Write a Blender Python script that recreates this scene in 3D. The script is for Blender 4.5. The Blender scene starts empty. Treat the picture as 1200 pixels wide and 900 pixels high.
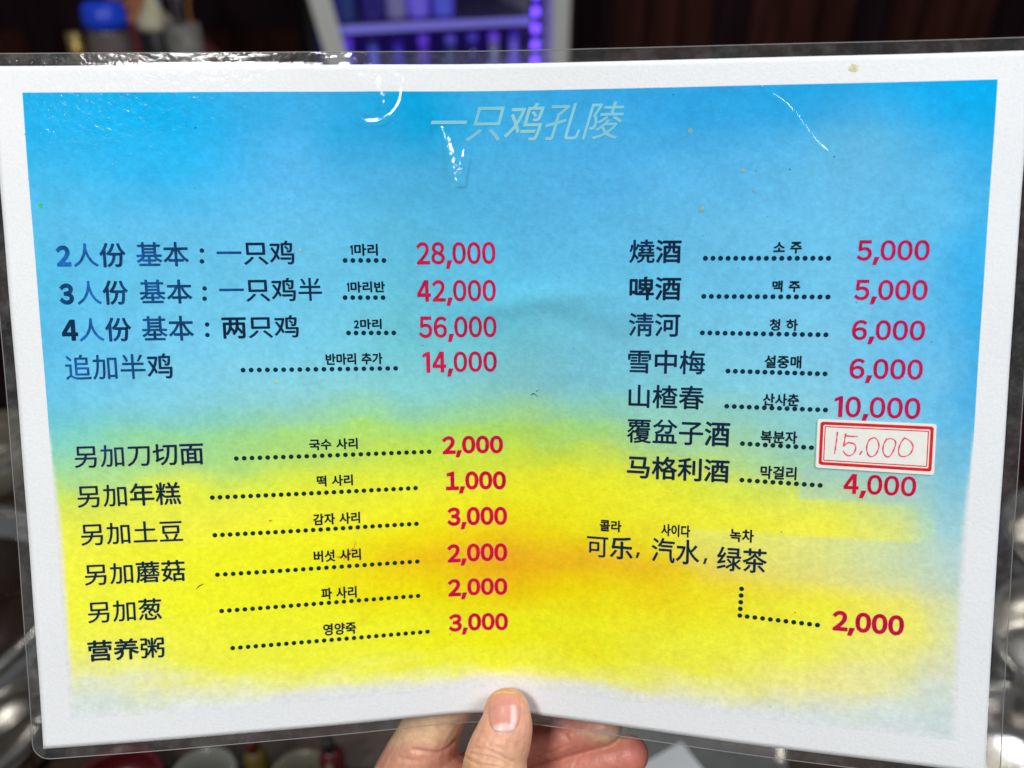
import bpy, bmesh, math, random
from mathutils import Vector, Matrix
from mathutils.bvhtree import BVHTree
import numpy as np
random.seed(7); rng = np.random.default_rng(7)
scene = bpy.context.scene
col = scene.collection
R = math.radians

# ---------------------------------------------------------------- camera, world, lamps, exposure
PITCH = 33.0
CAMZ = 1.45
cam_data = bpy.data.cameras.new('camera')
cam = bpy.data.objects.new('camera', cam_data); col.objects.link(cam)
cam.location = (0, 0, CAMZ); cam.rotation_euler = (R(90 - PITCH), 0, 0)
cam_data.lens = 28; cam_data.sensor_width = 36; cam_data.clip_start = .01; cam_data.clip_end = 50
cam_data.dof.use_dof = True; cam_data.dof.focus_distance = .304; cam_data.dof.aperture_fstop = 5.6
scene.camera = cam
MC = Matrix.Translation((0, 0, CAMZ)) @ Matrix.Rotation(R(90 - PITCH), 4, 'X')

world = bpy.data.worlds.new('World'); scene.world = world; world.use_nodes = True
world.node_tree.nodes['Background'].inputs[0].default_value = (.90, .96, 1.06, 1)
world.node_tree.nodes['Background'].inputs[1].default_value = .13

def lamp(name, loc, target, size, power, color):
    d = bpy.data.lights.new(name, 'AREA'); d.shape = 'DISK'; d.size = size; d.energy = power; d.color = color
    o = bpy.data.objects.new(name, d); col.objects.link(o); o.location = loc
    o.rotation_euler = (Vector(target) - Vector(loc)).to_track_quat('-Z', 'Y').to_euler()
    return o
lamp('ceiling_lamp', (-.55, -.62, 2.35), (0, .2, 1.2), .36, 16.6, (.99, .985, .965))
lamp('ceiling_lamp', (.85, -.15, 2.45), (0, .2, 1.2), .5, 14.2, (.93, .97, 1.04))
lamp('ceiling_lamp', (-.2, 1.3, 2.5), (-.2, 1.2, .7), .30, 2.5, (1, .93, .85))
scene.view_settings.view_transform = 'Standard'; scene.view_settings.look = 'None'
scene.view_settings.exposure = 0; scene.view_settings.gamma = 1
scene.cycles.use_denoising = True
scene.cycles.transparent_max_bounces = 32

# ---------------------------------------------------------------- helpers
def lin(c):
    c = c / 255.0
    return c / 12.92 if c <= .04045 else ((c + .055) / 1.055) ** 2.4
def srgb(r, g, b): return (lin(r), lin(g), lin(b), 1)

def mat(name, color=(.5, .5, .5, 1), rough=.5, metal=0, spec=.5, noise=None, bump=None, attr=None, emit=None, sss=0, coat=0):
    m = bpy.data.materials.new(name); m.use_nodes = True
    nt = m.node_tree; b = nt.nodes['Principled BSDF']
    if len(color) == 3: color = (*color, 1)
    b.inputs['Base Color'].default_value = color; b.inputs['Roughness'].default_value = rough
    b.inputs['Metallic'].default_value = metal; b.inputs['Specular IOR Level'].default_value = spec
    b.inputs['Coat Weight'].default_value = coat
    if sss:
        b.inputs['Subsurface Weight'].default_value = sss; b.inputs['Subsurface Radius'].default_value = (1, .35, .2)
        b.inputs['Subsurface Scale'].default_value = .003
    tc = nt.nodes.new('ShaderNodeTexCoord')
    src = None
    if attr:
        a = nt.nodes.new('ShaderNodeAttribute'); a.attribute_name = attr; src = a.outputs['Color']
    if noise:                                   # (scale, low, high) multiplies the colour; optional 4th = anisotropic scale
        n = nt.nodes.new('ShaderNodeTexNoise'); n.inputs['Scale'].default_value = noise[0]; n.inputs['Detail'].default_value = 5
        vec = tc.outputs['Object']
        if len(noise) > 3:
            mp = nt.nodes.new('ShaderNodeMapping'); mp.inputs['Scale'].default_value = noise[3]
            nt.links.new(vec, mp.inputs[0]); vec = mp.outputs[0]
        nt.links.new(vec, n.inputs['Vector'])
        r = nt.nodes.new('ShaderNodeMapRange'); r.inputs[1].default_value = .3; r.inputs[2].default_value = .7
        r.inputs[3].default_value = noise[1]; r.inputs[4].default_value = noise[2]
        nt.links.new(n.outputs['Fac'], r.inputs[0])
        mx = nt.nodes.new('ShaderNodeVectorMath'); mx.operation = 'SCALE'
        if src: nt.links.new(src, mx.inputs[0])
        else: mx.inputs[0].default_value = color[:3]
        nt.links.new(r.outputs[0], mx.inputs['Scale']); src = mx.outputs[0]
    if src: nt.links.new(src, b.inputs['Base Color'])
    if bump:
        prev = None
        for sc, st in (bump if isinstance(bump, list) else [bump]):
            n = nt.nodes.new('ShaderNodeTexNoise'); n.inputs['Scale'].default_value = sc; n.inputs['Detail'].default_value = 3
            nt.links.new(tc.outputs['Object'], n.inputs['Vector'])
            bp = nt.nodes.new('ShaderNodeBump'); bp.inputs['Strength'].default_value = st; bp.inputs['Distance'].default_value = .3 / sc
            nt.links.new(n.outputs['Fac'], bp.inputs['Height'])
            if prev: nt.links.new(prev.outputs[0], bp.inputs['Normal'])
            prev = bp
        nt.links.new(prev.outputs[0], b.inputs['Normal'])
    if emit:
        b.inputs['Emission Color'].default_value = (*emit[0], 1); b.inputs['Emission Strength'].default_value = emit[1]
    return m

def link(name, me, m=None, parent=None, smooth=False):
    o = bpy.data.objects.new(name, me); col.objects.link(o)
    if m: me.materials.append(m)
    if parent: o.parent = parent
    if smooth: me.shade_smooth()
    return o
def mesh(name, verts, faces, m=None, parent=None, smooth=False):
    me = bpy.data.meshes.new(name); me.from_pydata([tuple(v) for v in verts], [], faces); me.update()
    return link(name, me, m, parent, smooth)
def tag(o, label, cat=None, group=None, kind=None):
    if label: o['label'] = label
    if cat: o['category'] = cat
    if group: o['group'] = group
    if kind: o['kind'] = kind
    return o
def empty(name, loc, label=None, cat=None, group=None, rz=0):
    o = bpy.data.objects.new(name, None); col.objects.link(o); o.location = loc; o.rotation_euler.z = rz; o.empty_display_size = .05
    if label: tag(o, label, cat, group)
    return o
def setcol(me, cols, name='ink'):
    a = me.color_attributes.new(name, 'FLOAT_COLOR', 'POINT')
    c = np.ones((len(me.vertices), 4), dtype=np.float32); c[:, :3] = np.asarray(cols)[:, :3]
    a.data.foreach_set('color', c.ravel())
def box(name, c, s, m, parent=None, bev=.003, rz=0):
    bm = bmesh.new(); bmesh.ops.create_cube(bm, size=1)
    bmesh.ops.scale(bm, vec=s, verts=bm.verts)
    if bev: bmesh.ops.bevel(bm, geom=bm.edges[:], offset=bev, segments=2, affect='EDGES')
    if rz: bmesh.ops.rotate(bm, matrix=Matrix.Rotation(rz, 3, 'Z'), verts=bm.verts)
    bmesh.ops.translate(bm, vec=c, verts=bm.verts)
    me = bpy.data.meshes.new(name); bm.to_mesh(me); bm.free()
    return link(name, me, m, parent)
def lathe(name, prof, m, parent=None, seg=48, loc=(0, 0, 0), smooth=True, colf=None):
    """prof: list of (radius, z) from the inside/bottom outwards."""
    vs, fs = [], []
    for r, z in prof:
        for k in range(seg):
            a = 2 * math.pi * k / seg; vs.append((loc[0] + r * math.cos(a), loc[1] + r * math.sin(a), loc[2] + z))
    for i in range(len(prof) - 1):
        for k in range(seg):
            a = i * seg + k; b = i * seg + (k + 1) % seg; fs.append((a, b, b + seg, a + seg))
    fs.append(tuple(range(seg - 1, -1, -1))); n = (len(prof) - 1) * seg; fs.append(tuple(range(n, n + seg)))
    return mesh(name, vs, fs, m, parent, smooth)
def tube_mesh(pts, rads, seg=12, cap=True):
    """closed tapered tube with round ends; pts: Vectors, rads: float or (rx, ry)"""
    vs, fs = [], []
    pts = [Vector(p) for p in pts]; n = len(pts)
    if cap:
        P, Q = [], []
        d0 = (pts[0] - pts[1]).normalized(); r0 = rads[0]
        for a in (80, 60, 40, 20): P.append(pts[0] + d0 * r0 * math.sin(R(a))); Q.append(r0 * math.cos(R(a)))
        P += pts; Q += list(rads)
        d1 = (pts[-1] - pts[-2]).normalized(); r1 = rads[-1]
        for a in (20, 40, 60, 80): P.append(pts[-1] + d1 * r1 * math.sin(R(a))); Q.append(r1 * math.cos(R(a)))
    else: P, Q = pts, list(rads)
    N = len(P); up = None
    for i in range(N):
        t = (P[min(i + 1, N - 1)] - P[max(i - 1, 0)]).normalized()
        if up is None: up = t.orthogonal().normalized()
        side = (up - t * up.dot(t)).normalized(); up = side; other = t.cross(side)
        for k in range(seg):
            a = 2 * math.pi * k / seg; vs.append(P[i] + (side * math.cos(a) + other * math.sin(a)) * Q[i])
    for i in range(N - 1):
        for k in range(seg):
            a = i * seg + k; b = i * seg + (k + 1) % seg; fs.append((a, b, b + seg, a + seg))
    fs.append(tuple(range(seg - 1, -1, -1))); fs.append(tuple(range((N - 1) * seg, N * seg)))
    return vs, fs
def tube(name, pts, rads, m, parent=None, seg=10):
    if not hasattr(rads, '__len__'): rads = [rads] * len(pts)
    vs, fs = tube_mesh(pts, rads, seg); return mesh(name, vs, fs, m, parent, True)
def spline(pts, rads, step):
    """Catmull-Rom through pts with interpolated radii"""
    P = [Vector(p) for p in pts]; P = [P[0] * 2 - P[1]] + P + [P[-1] * 2 - P[-2]]; r = [rads[0]] + list(rads) + [rads[-1]]
    op, orr = [], []
    for i in range(1, len(P) - 2):
        n = max(1, int((P[i + 1] - P[i]).length / step))
        for k in range(n):
            t = k / n; t2 = t * t; t3 = t2 * t
            op.append(.5 * ((2 * P[i]) + (P[i + 1] - P[i - 1]) * t + (2 * P[i - 1] - 5 * P[i] + 4 * P[i + 1] - P[i + 2]) * t2 + (3 * P[i] - P[i - 1] - 3 * P[i + 1] + P[i + 2]) * t3))
            orr.append(.5 * ((2 * r[i]) + (r[i + 1] - r[i - 1]) * t + (2 * r[i - 1] - 5 * r[i] + 4 * r[i + 1] - r[i + 2]) * t2 + (3 * r[i] - r[i - 1] - 3 * r[i + 1] + r[i + 2]) * t3))
    op.append(P[-2]); orr.append(r[-2]); return op, orr
def body(chains, voxel, smooth_n):
    """one continuous skin grown over tapered chains of joints"""
    V, Fc = [], []
    for pts, rads, step in chains:
        p, r = spline(pts, rads, step); vs, fs = tube_mesh(p, r, 20)
        o = len(V); V += vs; Fc += [tuple(i + o for i in f) for f in fs]
    me = bpy.data.meshes.new('skin'); me.from_pydata(V, [], Fc); me.update()
    o = bpy.data.objects.new('skin', me); col.objects.link(o)
    md = o.modifiers.new('r', 'REMESH'); md.mode = 'VOXEL'; md.voxel_size = voxel
    ms = o.modifiers.new('s', 'SMOOTH'); ms.factor = .5; ms.iterations = smooth_n
    dg = bpy.context.evaluated_depsgraph_get(); out = bpy.data.meshes.new_from_object(o.evaluated_get(dg))
    bpy.data.objects.remove(o); out.shade_smooth(); return out
def ray(px, py):
    """unit-depth direction in the camera's frame of a point measured in the photograph (1200 px wide)"""
    return Vector(((px - 600) / 933.3, -(py - 450) / 933.3, -1))
def at(px, py, depth): return MC @ (ray(px, py) * depth)
def on_z(px, py, z):
    d = (MC.to_3x3() @ ray(px, py)); t = (z - CAMZ) / d.z; return Vector((0, 0, CAMZ)) + d * t
def on_y(px, py, y):
    d = (MC.to_3x3() @ ray(px, py)); return Vector((0, 0, CAMZ)) + d * (y / d.y)
# ---------------------------------------------------------------- the room behind
M_floor = mat('floor_dark', (.05, .035, .03), .5, noise=(6, .7, 1.3))
M_plank = mat('wall_wood', (.060, .018, .012), .7, spec=.1, noise=(5, .5, 1.5, (6, 6, .6)), bump=(60, .2))
M_plank2 = mat('wall_wood_dark', (.022, .010, .014), .7, spec=.1, noise=(5, .6, 1.4, (6, 6, .6)))
M_white = mat('white_enamel', (.80, .80, .74), .35)
M_dark = mat('black_plastic', (.01, .01, .014), .4)
M_steel = mat('brushed_steel', (.62, .60, .56), .22, metal=1, noise=(30, .8, 1.1), bump=(90, .12))
M_steel_dull = mat('worn_steel', (.45, .43, .39), .38, metal=1, noise=(40, .6, 1.1))
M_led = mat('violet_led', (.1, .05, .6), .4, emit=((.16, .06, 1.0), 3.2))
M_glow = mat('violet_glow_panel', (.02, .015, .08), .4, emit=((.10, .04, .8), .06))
M_shelf = mat('shelf_grey', (.06, .06, .10), .4)

fl = mesh('floor', [(-6, -3, 0), (6, -3, 0), (6, 6, 0), (-6, 6, 0)], [(0, 1, 2, 3)], M_floor); fl['kind'] = 'structure'
wl = box('back_wall', (0, 3.06, 1.4), (8, .1, 2.8), M_plank2, None, 0); wl['kind'] = 'structure'
pm = None
for i in range(44):
    x = -2.6 + i * .12
    hgt = 2.3 if x > .12 else .95
    p = box('plank', (x, 3.0 - .004 * (i % 3), hgt / 2 + .02), (.112, .02, hgt), M_plank if (i % 4) else M_plank2, wl, .003)
rail = box('rail', (-1.6, 2.97, 1.2), (2.9, .03, .14), M_plank, wl, .004)

# the drinks fridge with violet lighting
FY = 2.25
xl = on_y(388, 40, FY).x; xr = on_y(652, 40, FY).x
fr = empty('drinks_fridge', ((xl + xr) / 2, FY, 0), 'white framed drinks fridge lit violet inside, standing by the wood wall', 'fridge', rz=R(17))
YAW = R(17)
def fbox(name, x0, x1, y0, y1, z0, z1, m, bev=.004): return box(name, ((x0 + x1) / 2 - fr.location.x, (y0 + y1) / 2 - FY, (z0 + z1) / 2), (x1 - x0, y1 - y0, z1 - z0), m, fr, bev)
w = .040
# left stile of the fridge frame, its lean built into the shape
a0, a1 = on_y(376, 0, FY - .02), on_y(398, 78, FY - .02)
lx = lambda z: a0.x + (a1.x - a0.x) * (z - a0.z) / (a1.z - a0.z)
vs = []
for z in (.72, 1.5):
    for dx, dy in ((-.026, -.03), (.026, -.03), (.026, .03), (-.026, .03)): vs.append((lx(z) + dx - fr.location.x, dy, z))
mesh('door_stile', vs, [(0, 1, 5, 4), (1, 2, 6, 5), (2, 3, 7, 6), (3, 0, 4, 7), (4, 5, 6, 7), (3, 2, 1, 0)], M_white, fr)
fbox('door_stile', xr - .002, xr + .046, FY - .03, FY + .03, .15, 1.85, M_white)
fbox('side_panel', xl - .05, xl - .03, FY + .03, FY + .55, .05, 1.88, M_dark)
fbox('side_panel', xr + .01, xr + .03, FY + .035, FY + .55, .05, 1.88, M_white)
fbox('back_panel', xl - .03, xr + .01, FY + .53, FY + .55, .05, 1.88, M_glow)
fbox('top_panel', xl - .05, xr + .03, FY + .03, FY + .55, 1.88, 1.95, M_white)
fbox('base_panel', xl - .05, xr + .03, FY + .03, FY + .55, .0, .15, M_dark)
ZS = on_y(520, 26, FY + .03).z
for zz in (ZS - .34, ZS, ZS + .34):
    fbox('shelf', xl - .02, xr - .02, FY + .05, FY + .50, zz - .014, zz, M_shelf)
    fbox('shelf_light', xl, xr - .03, FY + .040, FY + .049, zz - .018, zz + .000, mat('shelf_led', (.3, .3, .8), .4, emit=((.22, .17, 1.0), .30)), .001)
strip = fbox('led_strip', xr - .040, xr - .028, FY + .03, FY + .045, .3, 1.8, M_dark, .001)
for k in range(26):
    z = ZS - .32 + k * .042
    b = box('led', (xr - .034 - fr.location.x, FY + .024 - FY, z), (.017, .008, .022), M_led, strip, .002)
bot_cols = [(.02, .10, .06), (.03, .05, .30), (.25, .25, .35), (.02, .03, .05), (.12, .05, .35), (.05, .2, .2), (.4, .4, .5)]
bm_ = [mat('bottle_glow_glass_%d' % i, c, .12, spec=.8, emit=((.10, .04, .9), .10 + .16 * (i % 3))) for i, c in enumerate(bot_cols)]  # bottles emit violet themselves, in place of LED light falling on them
M_capl = mat('violet_glow_cap', (.3, .1, .8), .4, emit=((.16, .06, 1.0), .5))  # cap emission puts the LED glow into the material
ordn = ['first', 'second', 'third', 'fourth', 'fifth', 'sixth', 'seventh', 'eighth', 'ninth']
cname = ['green', 'blue', 'grey', 'black', 'violet', 'teal', 'pale']
bprof = [(.0, 0), (.026, 0), (.029, .008), (.029, .15), (.026, .185), (.013, .23), (.0125, .275), (.0, .275)]
cprof = [(.0, 0), (.0135, 0), (.0135, .018), (.0, .018)]
bme = cme = None
for row, zz in enumerate((ZS, ZS - .34)):
    for k in range(9):
        i = (k * 3 + row * 2) % 7
        if row == 0 and k in (5, 6, 7): continue
        x = xl + .06 + k * .068 + random.uniform(-.006, .006); y = FY + .11 + random.uniform(0, .05)
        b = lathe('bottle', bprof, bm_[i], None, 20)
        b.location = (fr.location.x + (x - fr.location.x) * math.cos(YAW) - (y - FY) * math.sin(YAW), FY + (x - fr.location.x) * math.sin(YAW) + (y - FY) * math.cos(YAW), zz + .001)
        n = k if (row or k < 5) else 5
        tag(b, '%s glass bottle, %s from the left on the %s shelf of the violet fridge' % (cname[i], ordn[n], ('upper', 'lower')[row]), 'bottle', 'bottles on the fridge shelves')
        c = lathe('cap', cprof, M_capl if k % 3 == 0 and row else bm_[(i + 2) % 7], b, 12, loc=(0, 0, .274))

# counter on the left with jars
CY0 = 1.62
ct = empty('serving_counter', (-1.0, CY0 + .15, 0), 'dark wooden counter holding the jars at the upper left', 'counter')
box('counter_top', (0, 0, .93), (1.1, .5, .03), M_plank2, ct); box('front_panel', (0, -.2, .46), (1.04, .02, .9), M_plank2, ct); box('side_panel', (.5, 0, .46), (.02, .42, .9), M_plank2, ct)
CT = .946
def on_counter(px, py, y): return on_y(px, py, y)
M_blue = mat('blue_plastic', srgb(20, 70, 225), .35)
M_clear = mat('cloudy_plastic', (.13, .11, .10), .3, noise=(25, .7, 1.3))
M_tea = mat('brown_sauce', (.03, .012, .01), .3)
M_cream = mat('cream_plastic', (.60, .55, .38), .5, noise=(30, .8, 1.1))
M_brass = mat('brass', (.42, .30, .10), .35, metal=.7)
# jug with a blue lid
p = on_y(115, 25, CY0); hh = p.z - CT
t = empty('jug', (p.x, CY0, CT), 'cloudy plastic jug with a bright blue lid on the dark counter', 'jug'); t.rotation_euler.y = R(3)
lathe('jug_body', [(.0, 0), (.038, 0), (.044, .01), (.043, hh * .55), (.036, hh - .02), (.034, hh - .004), (0, hh - .004)], M_clear, t)
lathe('lid', [(.0, hh - .01), (.039, hh - .01), (.040, hh + .002), (.038, hh + .026), (.028, hh + .034), (0, hh + .034)], M_blue, t)
tube('handle', [Vector((-.04, 0, hh * .8)), Vector((-.065, 0, hh * .7)), Vector((-.065, 0, hh * .35)), Vector((-.042, 0, hh * .25))], .005, M_clear, t)
lathe('tea_level', [(.0, .012), (.0447, .012), (.0446, hh * .5), (0, hh * .5)], M_tea, t)
# small brass bottle
p = on_y(89, 52, CY0 - .03); hh = p.z - CT
t = empty('sauce_bottle', (p.x, CY0 - .03, CT), 'small bottle with a brass coloured cap left of the blue lidded jug', 'bottle')
lathe('bottle_body', [(0, 0), (.022, 0), (.023, .01), (.022, hh * .7), (.012, hh * .9), (0, hh * .9)], M_tea, t, 24)
lathe('cap', [(0, hh * .88), (.013, hh * .88), (.014, hh * .9), (.013, hh + .02), (0, hh + .022)], M_brass, t, 24)
# black jar with cream coloured lid
p = on_y(183, 32, CY0 + .02); hh = p.z - CT
t = empty('jar', (p.x, CY0 + .02, CT), 'black jar topped with a cream coloured domed lid on the dark counter', 'jar')
lathe('jar_body', [(0, 0), (.030, 0), (.033, .01), (.033, hh - .01), (.028, hh), (0, hh)], M_dark, t)
lathe('lid', [(0, hh - .004), (.031, hh - .004), (.033, hh + .004), (.030, hh + .016), (.016, hh + .034), (.010, hh + .050), (0, hh + .055)], M_cream, t)
# steel tumbler with spoons
p = on_y(212, 28, CY0 - .02); hh = p.z - CT
t = empty('cutlery_cup', (p.x, CY0 - .02, CT), 'grey steel cup holding spoons and sticks right of the black jar', 'cup')
lathe('cup', [(0, .003), (.026, .003), (.030, hh), (.032, hh), (.028, 0), (0, 0)], mat('grey_cup', (.16, .155, .14), .45, noise=(50, .7, 1.3)), t)
for k, (dx, dy, lx2, m_) in enumerate([(-.012, 0, -.03, M_steel_dull), (.01, .008, -.01, M_steel_dull), (.012, -.006, .022, mat('orange_stick', (.35, .12, .03), .5)), (0, -.01, .008, M_steel_dull)]):
    s = tube('spoon' if m_ is M_steel_dull else 'stick', [Vector((dx, dy, .01)), Vector((lx2, dy, hh + .03)), Vector((lx2 * 1.3, dy, hh + .055))], [.003, .003, .006 if m_ is M_steel_dull else .003], m_, t, 8)

# person behind the counter
HY = 2.05
hc = on_y(152, -22, HY)
H = lambda x, y, z: Vector((hc.x + x, HY + y, hc.z + z))
sk = body([([H(0, 0, .045), H(0, -.005, -.0), H(0, -.015, -.06)], [.068, .070, .046], .01),
           ([H(0, -.01, -.05), H(0, .01, -.13)], [.042, .040], .01),
           ([H(0, -.068, .0), H(0, -.085, -.022)], [.010, .012], .004),
           ([H(-.068, .01, .01), H(-.070, .012, -.03)], [.012, .010], .006), ([H(.068, .01, .01), H(.070, .012, -.03)], [.012, .010], .006),
           ([H(-.12, .02, -.19), H(-.17, .0, -.36), H(-.14, -.12, -.50), H(-.10, -.16, -.52)], [.042, .036, .028, .022], .02),
           ([H(.12, .02, -.19), H(.17, .0, -.36), H(.14, -.12, -.50), H(.10, -.16, -.52)], [.042, .036, .028, .022], .02),
           ([H(0, .01, -.17), H(0, .02, -.35), H(0, .02, -.55)], [.10, .11, .115], .03),
           ([H(-.07, .02, -.55), H(-.08, .02, -.85), H(-.08, .03, -hc.z + .05), H(-.08, -.07, -hc.z + .03)], [.085, .055, .035, .03], .03),
           ([H(.07, .02, -.55), H(.08, .02, -.85), H(.08, .03, -hc.z + .05), H(.08, -.07, -hc.z + .03)], [.085, .055, .035, .03], .03)], .009, 4)
M_skin_far = mat('skin_far', srgb(196, 130, 95), .5, noise=(14, .85, 1.1))
pe = link('person', sk, M_skin_far); tag(pe, 'person in a dark red top with a cream cord round the neck, behind the jars', 'person')
M_hair = mat('black_hair', (.012, .008, .006), .4)
ch = body([([H(0, .012, .05), H(0, .02, .02)], [.079, .078], .01), ([H(0, .03, .02), H(0, .045, -.05)], [.07, .05], .01)], .008, 3)
link('hair', ch, M_hair, pe)
M_red = mat('dark_red_cloth', (.10, .012, .016), .8, noise=(20, .8, 1.2))
cl = body([([H(0, .01, -.17), H(0, .02, -.35), H(0, .02, -.60)], [.112, .122, .130], .03),
           ([H(-.06, .02, -.15), H(-.125, .02, -.19), H(-.17, .0, -.34)], [.05, .055, .048], .02), ([H(.06, .02, -.15), H(.125, .02, -.19), H(.17, .0, -.34)], [.05, .055, .048], .02),
           ([H(0, .012, -.10), H(0, .012, -.15)], [.050, .075], .01)], .009, 3)
link('shirt', cl, M_red, pe)
tr = body([([H(-.07, .02, -.60), H(-.08, .02, -.85), H(-.08, .03, -hc.z + .12)], [.098, .07, .05], .03), ([H(.07, .02, -.60), H(.08, .02, -.85), H(.08, .03, -hc.z + .12)], [.098, .07, .05], .03)], .012, 3)
link('trousers', tr, M_dark, pe)
tube('neck_cord', [H(-.05, -.045, -.115), H(-.03, -.075, -.15), H(.0, -.10, -.18), H(.025, -.105, -.20), H(.03, -.11, -.27)], .007, M_cream, pe, 10)
for sx in (-1, 1): lathe('eye', [(0, -.008), (.006, -.005), (.008, 0), (.006, .005), (0, .008)], M_dark, pe, 12, loc=H(sx * .026, -.064, .012))
tube('mouth', [H(-.018, -.068, -.047), H(0, -.074, -.049), H(.018, -.068, -.047)], .0035, mat('lips', (.30, .07, .06), .4), pe, 8)

# ---------------------------------------------------------------- the table under the menu, and what stands on it
TZ = .75
M_table = mat('table_dark_wood', (.045, .028, .020), .35, noise=(8, .6, 1.4, (1, 8, 1)), bump=(60, .15))
tb = empty('dining_table', (0, .42, 0), 'dark brown wooden dining table below the held menu', 'table')
for k in range(8): box('tabletop_board', (0, -.49 + k * .14, TZ - .02), (1.7, .137, .04), M_table, tb, .003)
for sx in (-1, 1):
    for sy in (-1, 1): box('leg', (sx * .78, sy * .45, .355), (.06, .06, .71), M_table, tb, .004)
def pot(name, px, py, r, h, m, label, cat, rim=.006, inner=None, handles=False, z0=TZ):
    c = on_z(px, py, z0 + h)
    t = empty(name, (c.x, c.y, z0 + .001), label, cat)
    lathe('pot_body', [(0, .004), (r * .80, .004), (r * .93, .02), (r - .004, h), (r + .001, h + .001), (r * .96, .014), (r * .82, 0), (0, 0)], m, t, 64)
    if inner: lathe('contents', [(0, h * .6), (r * .94, h * .6), (r * .94, h * .6 + .002), (0, h * .61)], inner, t, 48)
    pts = [Vector((r * math.cos(a), r * math.sin(a), h)) for a in np.linspace(0, 2 * math.pi, 65)]
    vs_, fs_ = tube_mesh(pts, [rim] * 65, 8, False); mesh('rim', vs_, fs_, m, t, True)
    if handles:
        for s in (-1, 1): tube('handle', [Vector((s * r, -.03, h * .7)), Vector((s * (r + .03), -.025, h * .72)), Vector((s * (r + .03), .025, h * .72)), Vector((s * r, .03, h * .7))], .005, m, t)
    return t
M_soup = mat('dark_broth', (.02, .010, .007), .25, noise=(40, .5, 1.5))
M_ceramic = mat('white_ceramic', (.20, .205, .18), .2, spec=.6)
M_beige = mat('beige_ceramic', (.13, .12, .085), .3)
M_redp = mat('red_plastic', (.09, .006, .010), .3)
pot('stew_pot', -112, 716, .145, .09, M_steel, 'large polished steel pot left of the menu, only its rim in view', 'pot', .007, M_soup, True)
pot('steel_bowl', -34, 850, .062, .05, M_steel, 'small steel bowl in front of the large pot at the left edge', 'bowl')
pot('black_dish', -34, 650, .060, .045, M_dark, 'black dish behind the large steel pot at the left edge', 'dish')
pot('beige_bowl', -20, 520, .065, .06, M_beige, 'beige ceramic bowl at the far left edge beyond the black dish', 'bowl')
pot('wood_tray', -10, 330, .13, .03, M_table, 'dark brown wooden tray at the far left edge', 'tray')
# right side: steel pots one behind another, a dark box and a maroon box
pot('side_dish_pot', 1290, 640, .095, .085, M_steel, 'tall steel pot with a bright rim right of the menu, farther of the two', 'pot', .006, None)
pot('side_dish_pot', 1290, 765, .095, .075, M_steel, 'shallow steel pot with a bright rim right of the menu, nearer of the two', 'pot', .006, None)
pot('side_dish_pot', 1230, 905, .085, .06, M_steel, 'steel pot at the lower right corner beneath the menu corner', 'pot', .006, None)
c = on_z(1262, 560, TZ)
t = empty('napkin_box', (c.x, c.y, TZ + .001), 'maroon lacquered napkin box at the right edge behind the steel pots', 'box')
M_maroon = mat('maroon_lacquer', (.075, .012, .025), .25, spec=.6)
box('box_body', (0, 0, .045), (.15, .11, .09), M_maroon, t, .004); box('lid', (0, 0, .098), (.155, .115, .014), M_maroon, t, .004)
c = on_z(1275, 420, TZ)
t = empty('condiment_box', (c.x, c.y, TZ + .001), 'black condiment box at the right edge behind the maroon box', 'box')
box('box_body', (0, 0, .10), (.20, .14, .20), M_dark, t, .006); box('lid', (0, 0, .206), (.206, .146, .01), M_steel_dull, t, .003)
# below the menu
pot('ceramic_cup', 238, 912, .026, .045, M_ceramic, 'white ceramic cup with a bright rim below the left half of the menu', 'cup', .003)
pot('red_dish', 135, 925, .038, .025, M_redp, 'glossy red dish below the lower left corner of the menu', 'dish', .004)
pot('beige_cup', 352, 915, .026, .045, M_beige, 'beige cup below the menu between the white cup and the hand', 'cup', .003)
c = on_z(305, 905, TZ + .02)
t = empty('mustard_bottle', (c.x, c.y, TZ + .001), 'slim mustard yellow bottle between the white cup and beige cup', 'bottle')
lathe('bottle_body', [(0, 0), (.009, 0), (.010, .004), (.010, .045), (.005, .055), (0, .055)], mat('mustard', (.12, .085, .015), .5), t, 24)
lathe('cap', [(0, .054), (.0055, .054), (.0045, .066), (0, .068)], M_redp, t, 16)
c = on_z(392, 905, TZ + .02)
t = empty('chilli_bottle', (c.x, c.y, TZ + .001), 'slim dark red bottle right of the beige cup', 'bottle')
lathe('bottle_body', [(0, 0), (.010, 0), (.011, .004), (.011, .045), (.005, .055), (0, .055)], M_redp, t, 24)
lathe('cap', [(0, .054), (.0055, .054), (.0045, .066), (0, .068)], M_dark, t, 16)
c = on_z(800, 915, TZ)
t = empty('steel_tray', (c.x, c.y, TZ + .001), 'bright steel tray below the menu right of the hand', 'tray', rz=R(-18))
box('tray_base', (0, 0, .003), (.17, .12, .005), M_steel, t, .001)
for s in (-1, 1):
    box('tray_wall', (s * .085, 0, .013), (.004, .124, .024), M_steel, t, .0012); box('tray_wall', (0, s * .06, .0135), (.166, .004, .025), M_steel, t, .0012)
c = on_z(800, 905, TZ + .02)
t = empty('folded_napkin', (c.x - .01, c.y - .01, TZ + .008), 'folded white paper napkin lying in the steel tray', 'napkin', rz=R(25))
M_nap = mat('napkin_paper', (.75, .76, .74), .8, bump=(120, .3))
for k in range(3): box('napkin_layer', (0, .001 * k, .002 + .0031 * k), (.07 - .002 * k, .055, .0025), M_nap, t, .001, rz=R(2 * k))
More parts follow.
